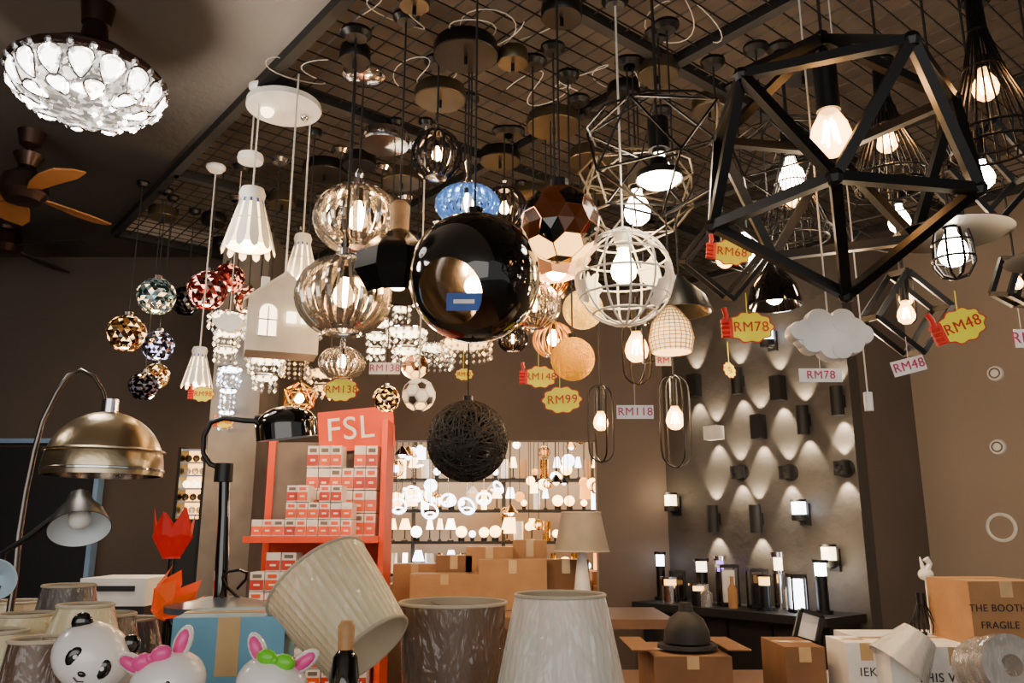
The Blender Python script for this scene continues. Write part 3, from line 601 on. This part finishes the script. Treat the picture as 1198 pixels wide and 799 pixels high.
# ---------- shades
PLC=M('shade_cream_plastic','#d8cba8',.45,coat=1,bump=1,bs=16,var=.08,sss=.3); PLB=M('shade_brown_plastic','#5f4a3e',.4,coat=1,bump=1,bs=18,var=.15); PLW=M('shade_white_plastic','#d6d0c6',.45,coat=1,bump=1,bs=16,var=.08,sss=.3); PLG=M('shade_grey_plastic','#57524f',.4,coat=1,bump=1,bs=20,var=.25)
SIN=M('shade_lining','#b9ad97',.7)
def shade(u,v,Y,wt,wb,h,mat,base=TZ,wob=.0,ceramic=WHT):
    b,k=mk('wrapped_table_lamp',u,v,Y); wt*=k*.5;wb*=k*.5;h*=k; 
    prof=[(wt,h/2),(wt*.5+wb*.5,0),(wb,-h/2)]
    b.lathe(prof,mat,132 if wob else 64,wob=wob,wn=44); b.lathe([(q*.97,z) for q,z in prof],SIN,48); ring(b,wt,h/2,.004,SIN,48); ring(b,wb,-h/2,.004,SIN,48)
    for a in range(3): b.tube([(0,0,h*.42),(wt*.97*cos(a*2.1),wt*.97*sin(a*2.1),h*.47)],.002,CHR,4)
    z0=base-b.loc.z; zb=-h*.4
    b.lathe([(0,z0),(.07,z0),(.07,z0+.015),(.03,z0+.03),(.045,z0+.3*(zb-z0)+.03),(.02,zb-.0),(.01,zb+.01),(.01,h*.42),(0,h*.42)],ceramic,24); b.fin()
shade(656,770,1.75,106,165,142,PLW,wob=.008); shade(529,777,1.95,126,110,138,PLB)
shade(78,712,2.1,56,76,52,PLG); shade(98,730,1.75,60,84,42,PLC); shade(118,745,1.9,70,90,50,PLB); shade(28,745,1.85,60,90,50,PLC); shade(15,725,2.3,60,80,40,PLC); shade(45,785,1.5,70,90,70,PLB); shade(-5,770,1.7,60,80,60,PLC); shade(150,745,2.3,60,80,40,PLG)
b,k=mk('tilted_pleated_lampshade',400,716,1.8)
pr=[(66*k,54*k),(60*k,0),(52*k,-56*k)]; XX=Vector((-.62,.3,.66)).normalized().to_track_quat('Z','Y').to_matrix().to_4x4()
b.lathe(pr,PLC,132,XX,wob=.011,wn=44)
b.lathe([(r*.97,z) for r,z in pr],SIN,48,XX); ring(b,66*k,54*k,.004,SIN,48,XX); ring(b,52*k,-56*k,.004,SIN,48,XX)
z0=TZ-b.loc.z; b.lathe([(0,z0),(.08,z0),(.08,z0+.02),(.02,z0+.04),(.02,-.05),(0,-.05)],WHT,20); b.fin()
b,k=mk('wood_neck_table_lamp',404,768,1.5); z0=TZ-b.loc.z
b.lathe([(0,40*k),(6*k,40*k),(10*k,34*k),(9*k,8*k),(0,8*k)],WOOD,20); b.lathe([(8*k,8*k),(14*k,0),(18*k,-30*k),(30*k,-60*k),(45*k,z0+.02),(45*k,z0),(0,z0)],BLKG,28); b.fin()
shade(680,622,4.6,46,64,44,M('shade_taupe','#8a8070',.7,emit='#8a8070',es=.08),base=1.03)
b=B('serving_table',(.28,4.95,0)); b.box((0,0,1.0),(1.2,.7,.05),TB)
for i in(-1,1):
    for j in(-1,1): b.box((i*.55,j*.3,.49),(.05,.05,.98),BLK)
b.fin()
# ---------- cartons
def carton(u0,v0,u1,v1,Y,dp,mat,name='cardboard_box',base=None,rz=0,txt=None,tm=INK,open_=False,ts=.17,tx=0):
    pa=W(u0,v0,Y);pb=W(u1,v1,Y); zb=pb.z if base is None else base; w=pb.x-pa.x; h=pa.z-zb; b=B(name,((pa.x+pb.x)/2,Y+dp/2,zb)); X=Matrix.Rotation(rz,4,'Z')
    b.box((0,0,h/2),(w,dp,h),mat,X); b.box((0,0,h+.0008),(w*1.0,.045,.0012),TAPE,X); b.box((0,-dp/2-.0008,h*.88),(.045,.0012,h*.24),TAPE,X); b.box((0,-dp/2-.001,h*.12),(w*.9,.001,.004),INK,X)
    if open_:
        for sg in(-1,1): b.box((sg*w*.62,0,h+.02),(w*.3,dp*.95,.004),mat,X)
    if txt: 
        for i,l in enumerate(txt.split('|')): b.text(l,X@Vector((tx*w,-dp/2-.003,h*(.6-.25*i))),min(h*ts,w*1.5/max(4,len(l))),tm,(pi/2,0,rz))
    b.fin()
carton(1132,680,1230,756,3.0,.3,CARDB,base=TZ+.24,txt='THE BOOTH|FRAGILE',ts=.15,tx=-.14); carton(1040,757,1198,799,2.98,.5,CARDW,base=TZ,txt='THIS WAY UP')
carton(990,752,1040,799,3.1,.2,CARDW,base=TZ,txt='IEK|LED'); carton(918,757,968,799,3.2,.3,CARDD,base=TZ)
carton(765,768,858,799,3.2,.4,CARDD,base=TZ,open_=True)
BL=M('box_blue','#5fa0c0',.4,var=.1)
carton(196,722,318,799,1.75,.22,BL,'boxed_novelty_lamp',base=TZ,rz=.15,txt='COLOR LED LAMP|USB CHARGE',tm=CARDW,ts=.12)
for (a_,c_,d_,e_,Y,m) in((545,640,600,668,5.0,CARDB),(560,655,640,700,4.7,CARDB),(635,655,690,700,4.75,CARDD),(480,672,560,706,4.7,CARDB),(600,632,640,660,5.1,CARDB),(510,650,552,675,5.0,CARDD),(460,660,510,690,5.05,CARDB)):
    carton(a_,c_,d_,e_,Y,.22,m,base=1.025)
b,k=mk('black_bell_lampshade',803,732,3.35); b.lathe([(0,26*k),(7*k,26*k),(9*k,16*k),(20*k,8*k),(26*k,-6*k),(27*k,-18*k),(26*k,-18*k),(12*k,4*k)],BLKM,28); b.lathe([(0,-20*k),(34*k,-20*k),(35*k,-24*k),(0,-24*k)],BLKM,24); z0=W(800,768,3.2).z-b.loc.z; b.tube([(0,0,z0),(0,0,20*k)],4*k,BLK,8); b.fin()
b,k=mk('tilted_square_wall_lamp',946,733,3.5); X=Matrix.Rotation(.3,4,'Y')
for s1,s2 in(((-1,-1),(1,-1)),((1,-1),(1,1)),((1,1),(-1,1)),((-1,1),(-1,-1))): b.tube([(s1[0]*13*k,0,s1[1]*16*k),(s2[0]*13*k,0,s2[1]*16*k)],.012,BLK,4,X=X)
b.box((0,.01,0),(24*k,.005,30*k),WHT,X); b.tube([(0,0,-16*k),(0,0,TZ-b.loc.z)],.008,BLK); b.cyl((0,0,TZ-b.loc.z+.01),.06,.02,BLK); b.fin()
PLR=M('clear_plastic_wrap','#a9a49e',.15,.2,alpha=.7,coat=1,bump=1,bs=12)
b,k=mk('plastic_wrapped_roll',1165,780,2.6); b.lathe([(0,-.09),(34*k,-.09),(36*k,-.05),(34*k,.0),(36*k,.05),(34*k,.09),(12*k,.09),(10*k,0)],PLR,28,Matrix.Rotation(pi/2-.2,4,'X')); b.box((0,0,(TZ-b.loc.z)/2-.03),(.2,.14,abs(TZ-b.loc.z)-.1),CARDB); b.fin()
b,k=mk('plastic_wrapped_lampshade',1062,762,3.0); b.lathe([(20*k,24*k),(36*k,-22*k)],PLW,40,Matrix.Rotation(.7,4,'Y'),wob=.02,wn=14); b.fin()
b,k=mk('wire_funnel_table_lamp',1079,716,3.3); ribs(b,[(3*k,20*k),(5*k,8*k),(14*k,-14*k),(12*k,-22*k)],16,.002,BLK,4); b.cyl((0,0,14*k),5*k,16*k,BLK); b.tube([(0,0,20*k),(0,0,-22*k)],.004,BLK); b.tube([(0,0,-22*k),(0,0,TZ-b.loc.z)],.01,BLK); b.fin()
b,k=mk('heron_figurine',1083,672,3.4); b.sph((0,0,0),9*k,WHT,(1,.6,.8)); b.tube([(2*k,0,5*k),(6*k,0,12*k),(2*k,0,18*k)],[4*k,3*k,4*k],WHT,8); b.tube([(-2*k,0,5*k),(-5*k,0,20*k)],[3*k,.6*k],WHT,6); b.tube([(0,0,-5*k),(0,0,TZ-b.loc.z)],.006,WHT); b.cyl((0,0,TZ-b.loc.z+.01),.05,.02,WHT); b.fin()
# ---------- left arc lamp
Yl=2.2
b=B('arc_floor_lamp',W(121,548,Yl)); k=S(548,Yl); L=lambda u,v:W(u,v,Yl)-b.loc
r=65*k; b.lathe(arcp(r,r*1.02,.0,pi/2,16)+[(r,-.02),(r*.97,-.02)],BRASS,56); b.lathe(arcp(r*.97,r*.98,.05,pi/2,14)+[(r*.97,-.02)],SIL,48); ring(b,r,-.005,.004,CHR,56); ring(b,r,.045,.003,BRASS,56)
b.sph((0,0,r*.3),.035,WHT,n=12); b.cyl((0,0,r*1.08),.022,.05,CHR)
GM=M('gunmetal','#6a6460',.25,.95)
cps=[(125,474),(121,458),(110,440),(95,433),(80,439),(66,460),(50,492),(40,528),(30,575),(22,625),(17,680)]
pts=[L(u,v) for u,v in cps]; base=Vector((pts[-1].x-.03,0,-b.loc.z)); pts.append(base+Vector((0,0,.04)))
b.tube(pts,[.005,.005,.005,.005,.006,.007,.007,.008,.008,.009,.009,.012],GM,10); b.lathe([(0,0),(.15,0),(.15,.03),(0,.04)],CHR,32,Matrix.Translation(base)); b.fin()
b,k=mk('black_desk_lamp',93,606,1.95); ax=Vector((.35,-.5,-.8)).normalized(); X=ax.to_track_quat('Z','Y').to_matrix().to_4x4()
b.lathe([(0,-34*k),(12*k,-33*k),(16*k,-20*k),(26*k,-6*k),(34*k,16*k),(33*k,16*k)],BLK,36,X); b.lathe([(33*k,16*k),(24*k,-4*k),(0,-10*k)],M('lamp_white_inner','#cfd6dc',.4),36,X); b.sph((0,0,2*k),12*k,WHT,n=16,X=X)
z0=TZ-b.loc.z; b.tube([-ax*30*k,(-60*k,.02,-20*k),(-90*k,.02,-40*k),(-90*k,.02,z0)],.008,BLK,8); b.cyl((-90*k,.02,z0+.01),.07,.02,BLK); b.fin()
b,k=mk('white_desk_lamp',-2,675,1.8); ax=Vector((.2,-.9,-.2)).normalized(); X=ax.to_track_quat('Z','Y').to_matrix().to_4x4(); b.lathe([(0,-20*k),(12*k,-16*k),(24*k,10*k),(22*k,10*k),(0,-8*k)],M('pale_blue','#a9bfd0',.3),28,X); b.tube([(0,0,-10*k),(0,.05,TZ-b.loc.z)],.008,BLK); b.cyl((0,.05,TZ-b.loc.z+.01),.06,.02,BLK); b.fin()
b=B('black_swing_arm_desk_lamp',W(335,497,2.25)); k=S(497,2.25); L=lambda u,v:W(u,v,2.25)-b.loc; X=Matrix.Rotation(-.12,4,'Y')@Matrix.Rotation(.1,4,'X')
b.lathe(arcp(35*k,22*k,0.05,pi/2,10)+[(35*k,-16*k),(33*k,-16*k)],BLKG,36,X); b.lathe(arcp(33*k,20*k,.05,pi/2,8)+[(33*k,-16*k)],M('lamp_white_inner','#cfd6dc',.4),36,X)
b.tube([L(305,493),L(285,492),L(262,489),L(247,494),L(239,510),L(238,530),L(246,543),L(262,549)],.0075,BLK,8); b.tube([L(300,493),L(318,490)],.018,BLK,10)
b.cyl(L(262,553),.025,.05,BLK); b.tube([L(263,550),L(262,600),L(258,705)],[.014,.015,.02],BLKG,10); q=L(258,712); b.lathe([(0,.03),(.04,.03),(.14,.01),(.14,-.005),(0,-.005)],M('base_bluegrey','#4c5a68',.3),32,Matrix.Translation(q)); zz=TZ-b.loc.z; b.cyl((q.x,q.y,(q.z-.005+zz)/2),.07,(q.z-.005-zz),BLK,20)
cb=[q+Vector((.04,-.02,.03))+Vector((.03*sin(i*.9),.02*cos(i*.8),.02+.05*sin(i*.5)))for i in range(14)]; b.tube(cb,.004,BLK,5); b.fin()
def tulip(u,v,Y,w,h,mat,name,tilt=0):
    b,k=mk(name,u,v,Y); w*=k*.5;h*=k; TT=Matrix.Rotation(tilt,4,'Y')
    for i in range(6):
        X=TT@Matrix.Rotation(i*pi/3+.3,4,'Z'); q=.62
        b.poly([(w*.3,-w*.3,-h*.5),(w*.3,w*.3,-h*.5),(w*.8,w*q,-.1*h),(w*.85,w*.4,.15*h),(w*1.0,0.04*w,h*.5*(1 if i%2 else .8)),(w*.85,-w*.4,.15*h),(w*.8,-w*q,-.1*h),(w*.92,0,-.05*h)],[(0,1,2,7,6),(2,3,4,7),(4,5,6,7)],mat,X)
    b.tube([TT@Vector((0,0,-h*.4)),(0,0,-h*.7),(0,0,TZ-b.loc.z)],.006,BLK,6); b.cyl((0,0,TZ-b.loc.z+.01),.06,.02,WHT); b.cyl((0,0,-h*.5),w*.42,h*.05,mat,X=TT); b.fin(5)
tulip(203,622,2.4,46,58,M('red_petal','#c8201c',.5,emit='#ff2010',es=.12),'tulip_lamp'); tulip(205,697,2.3,52,52,ORG,'tulip_lamp',.7)
b,k=mk('white_storage_box',150,690,3.2); z0=.0-b.loc.z; b.box((0,0,0),(75*k,.25,30*k),WHT); b.box((0,-.127,4*k),(50*k,.004,6*k),BLKM); b.box((0,0,(z0-15*k)/2),(70*k,.22,abs(z0+15*k)),BLKM); b.fin()
b=B('lit_window_stand_in',W(225,566,5.3)); k=S(566,5.3); w=30*k; zb=-b.loc.z  # added glowing cabinet standing in for bright mirrored windows
b.box((0,.1,0),(w,.02,80*k),SOFTW)
for i in range(6): b.box((0,.03,(-36+15*i)*k),(w,.12,.012),CHR)
for i in range(5):
    for x in(-.3,0,.3): b.sph((w*x,.03,(-30+15*i)*k),.025,(CRY,CRYD,SOFTC)[i%3],n=8)
for x in(-w/2,w/2): b.box((x,.03,(zb+42*k)/2),(.02,.14,-zb+42*k),BLK)
b.box((0,.05,(zb-40*k)/2),(w,.1,-zb-40*k),BLKM); b.fin()
# ---------- novelty animal night lamps
def eye(b,c,r,m=BLKG): b.sph(c,r,m,(1,.5,1),n=12)
TW=M('toy_white','#ece8e6',.25,coat=.5)
b,k=mk('panda_night_lamp',108,768,1.45); r=40*k; z0=TZ-b.loc.z
X=Matrix.Rotation(.5,4,'Y')@Matrix.Rotation(.35,4,'Z')
b.sph((0,0,0),r,TW,(1.12,1,.95),28,X)
for sx in(-1,1):
    b.sph((sx*r*.75,0,r*.72),r*.3,BLKG,(1,.7,1),16,X); b.sph((sx*r*.42,-r*.84,r*.08),r*.27,BLKG,(.8,.4,1.1),14,X); b.sph((sx*r*.4,-r*.93,r*.12),r*.07,WHT,(1,.4,1),10,X)
b.sph((0,-r*.98,-r*.2),r*.1,BLKG,(1.2,.6,.8),12,X); b.tube([(-r*.15,-r*.93,-r*.38),(0,-r*.95,-r*.44),(r*.15,-r*.93,-r*.38)],r*.02,BLKG,5,X=X)
b.lathe([(r*.75,-r*.75),(r*.95,-r*1.6),(r*.8,z0),(0,z0)],TW,28); b.sph((-r*.9,-r*.2,-r*1.6),r*.3,BLKG,(.7,.8,1.4)); b.sph((r*.9,-r*.2,-r*1.6),r*.3,BLKG,(.7,.8,1.4)); b.fin()
def bunny(u,v,r_,bow,rot):
    b,k=mk('bunny_night_lamp',u,v,1.4); r=r_*k; z0=TZ-b.loc.z; X=Matrix.Rotation(rot,4,'Y')
    b.sph((0,0,0),r,TW,(1.1,1,.9),28,X)
    for sx in(-1,1):
        XE=X@Matrix.Translation((sx*r*.62,0,r*.75))@Matrix.Rotation(sx*.7,4,'Y'); b.sph((0,0,r*.2),r*.5,TW,(.55,.4,1.1),16,XE); b.sph((0,-r*.1,r*.22),r*.4,PINK,(.5,.4,1.05),14,XE)
        eye(b,X@Vector((sx*r*.38,-r*.9,0)),r*.09); b.sph((sx*r*.6,-r*.82,-r*.22),r*.12,PINK,(1,.4,.7),10,X)
    b.sph((0,-r*.98,-r*.12),r*.07,PINK,(1.2,.6,.8),10,X)
    if bow:
        for sx in(-1,1): b.sph((sx*r*.28,-r*.5,r*.85),r*.3,bow,(1.1,.6,.8),12,X)
        b.sph((0,-r*.6,r*.85),r*.12,bow,n=10,X=X)
    b.lathe([(r*.7,-r*.7),(r*.9,-r*1.5),(r*.75,z0),(0,z0)],TW,28); b.fin()
bunny(196,800,40,PINK,-.4); bunny(318,802,38,GRN,.25)
# ---------- far room lit display
b=B('display_rack',(0,0,0))
for z in (1.0,1.35,1.7,2.05): b.box((-.1,9.55,z),(4.2,.3,.03),BLKM)
for x in (-2.2,-1.15,-.1,.95,2.0): b.box((x,9.7,1.4),(.04,.03,2.8),BLKM)
for y in (7.0,7.4,7.9,8.4): b.tube([(-2.2,y,2.5),(2.2,y,2.5)],.015,BLK); b.tube([(-2.2,y,2.5),(-2.2,y,3.5)],.01,BLK); b.tube([(2.2,y,2.5),(2.2,y,3.5)],.01,BLK)
b.fin()
rr=random.Random(3)
FE=[M('far_warm','#ffffff',emit='#ffbe68',es=10),M('far_white','#ffffff',emit='#ffefd8',es=11),M('far_cool','#ffffff',emit='#eaf2ff',es=9),M('far_amber','#e0a040',emit='#ff9830',es=3.5),M('far_warm2','#ffffff',emit='#ffb050',es=16)]
b=B('shelf_lamp_collection',(0,0,0))
for z in (1.015,1.365,1.715,2.065):
    x=-2.1
    while x<1.9:
        r=rr.uniform(.035,.07); t=rr.random(); e=rr.choice(FE if x>-.6 else FE[0:3]); c=Vector((x,9.5,z))
        T=Matrix.Translation(c)
        if t<.35: b.cyl(c+Vector((0,0,.02)),r*.6,.04,BLK,10); b.sph(c+Vector((0,0,.04+r)),r,e,n=12)
        elif t<.7: b.lathe([(0,0),(r*.6,0),(r*.6,.01),(.008,.03),(.008,.13)],BLK,12,T); b.lathe([(r*.5,.25),(r*1.0,.13)],e,16,T)
        else: b.lathe([(0,0),(r*.8,0),(r*.8,.22),(0,.22)],rr.choice([CARDW,CARDB,GOLD,e]),12,T)
        x+=rr.uniform(.1,.17)
b.fin()
b=B('hanging_lamp_collection',(0,0,0))
for y in (7.0,7.4,7.9,8.4):
    x=-1.9
    while x<1.9:
        r=rr.uniform(.03,.075); z=rr.uniform(1.5,2.35) if x>-.1 else rr.uniform(1.75,2.3); e=rr.choice(FE) if x>-.5 else rr.choice(FE[0:3]); t=rr.random(); c=Vector((x,y,z)); T=Matrix.Translation(c)
        b.tube([c+Vector((0,0,r*.5)),(x,y,2.5)],.004,BLK,4)
        if t<.35: b.sph(c,r,e,n=12)
        elif t<.65: b.lathe([(.01,r),(r*1.3,-r*.4),(r*1.25,-r*.4)],rr.choice([GOLD,COPPER,WHT,BLK]),16,T); b.sph(c-Vector((0,0,r*.3)),r*.6,e,n=10)
        elif t<.8: b.lathe([(r*.7,r),(r*.8,-r)],e,14,T)
        else:
            r2=[(r*1.2*sin(a),r*1.2*cos(a)) for a in (0,.6,1.2,1.8,2.4,3.1)]
            for i in range(8): b.tube([c+Vector((q*cos(i*pi/4),q*sin(i*pi/4),zz)) for q,zz in r2],.005,GOLD,4)
            b.sph(c,r*.5,e,n=10)
        x+=rr.uniform(.08,.18)
b.fin()
for u,v,r in((466,592,9),(484,578,10),(503,598,9),(524,585,8),(546,592,10),(566,583,8),(583,570,7)):
    Y=6.85; b,k=mk('led_ring_chandelier',u,v,Y); rq=r*k
    ring(b,rq,0,.010,M('led_ring','#ffffff',emit='#f8f4ff',es=9),28,Matrix.Rotation(.3*(r%4),4,'Z')@Matrix.Rotation(1.2-.1*(r%3),4,'X'))
    ring(b,rq*.6,-rq*.5,.008,M('led_ring','#ffffff',emit='#f8f4ff',es=9),24,Matrix.Rotation(.5,4,'X'))
    b.tube([(0,0,-rq*.5),(0,0,3.42-b.loc.z)],.003,CHR,4); b.fin()
b=B('far_display_table',(-.1,7.6,0)); b.box((0,0,.88),(2.6,.8,.05),TB); b.box((0,0,.43),(2.5,.7,.86),CARDD)
b.fin()
b=B('stacked_cartons',(-.1,7.6,.905))
x=-1.2
while x<1.15:
    w=rr.uniform(.18,.35); n_=rr.choice([1,2,2,3]); z=0
    for i in range(n_): h=rr.uniform(.1,.16); b.box((x+w/2,rr.uniform(-.05,.05),z+h/2),(w*.95,.35,h),rr.choice([CARDB,CARDD,CARDW,CARDB])); b.box((x+w/2,-.0,z+h+.0005),(w*.9,.04,.001),TAPE); z+=h
    x+=w
b.fin()
# ---------- lights
def area(name,loc,rot,e,sx,sy,col):
    l=bpy.data.lights.new(name,'AREA'); l.shape='RECTANGLE'; l.size=sx; l.size_y=sy; l.energy=e; l.color=hx(col); o=bpy.data.objects.new(name,l); o.location=loc; o.rotation_euler=rot; bpy.context.collection.objects.link(o)
area('front_fill_light',(-.5,-3.0,2.0),(pi/2,0,0),120,6,2.6,'#faf4ea')  # unseen fill light added behind the camera, as if from an open front
area('left_fill_light',(-3.5,2.2,3.38),(0,0,0),25,.6,.6,'#fff2e0')  # unseen fill light added to lift the room brightness; no fixture
area('far_room_fill_light',(0,8.6,3.3),(0,0,0),150,2.5,1.0,'#ffe0b8')  # unseen fill light added to brighten the far room
def pt(name,loc,e,col='#ffd8a8',r=.05):
    l=bpy.data.lights.new(name,'POINT'); l.energy=e; l.color=hx(col); l.shadow_soft_size=r; o=bpy.data.objects.new(name,l); o.location=loc; bpy.context.collection.objects.link(o)
pt('pendant_cluster_light',(-.6,3.9,2.2),26); pt('pendant_cluster_light',(.5,3.6,2.15),22); pt('pendant_cluster_light',(1.3,3.0,2.15),26); pt('pendant_cluster_light',(-1.9,4.5,2.1),18); pt('pendant_cluster_light',(2.2,3.6,1.9),14)
pt('fan_lamp_light',(fl.location.x,fl.location.y,fl.location.z-.45),34,'#fff0dc',.12)
w=bpy.data.worlds.new('World'); bpy.context.scene.world=w; w.use_nodes=True; w.node_tree.nodes['Background'].inputs[0].default_value=(.95,.92,.88,1); w.node_tree.nodes['Background'].inputs[1].default_value=.5
cam=bpy.data.cameras.new('camera'); co=bpy.data.objects.new('camera',cam); co.location=(0,0,CZ); co.rotation_euler=(pi/2+PT,0,0); cam.sensor_width=36; cam.lens=36*F/1198; cam.clip_start=.05
bpy.context.collection.objects.link(co); bpy.context.scene.camera=co
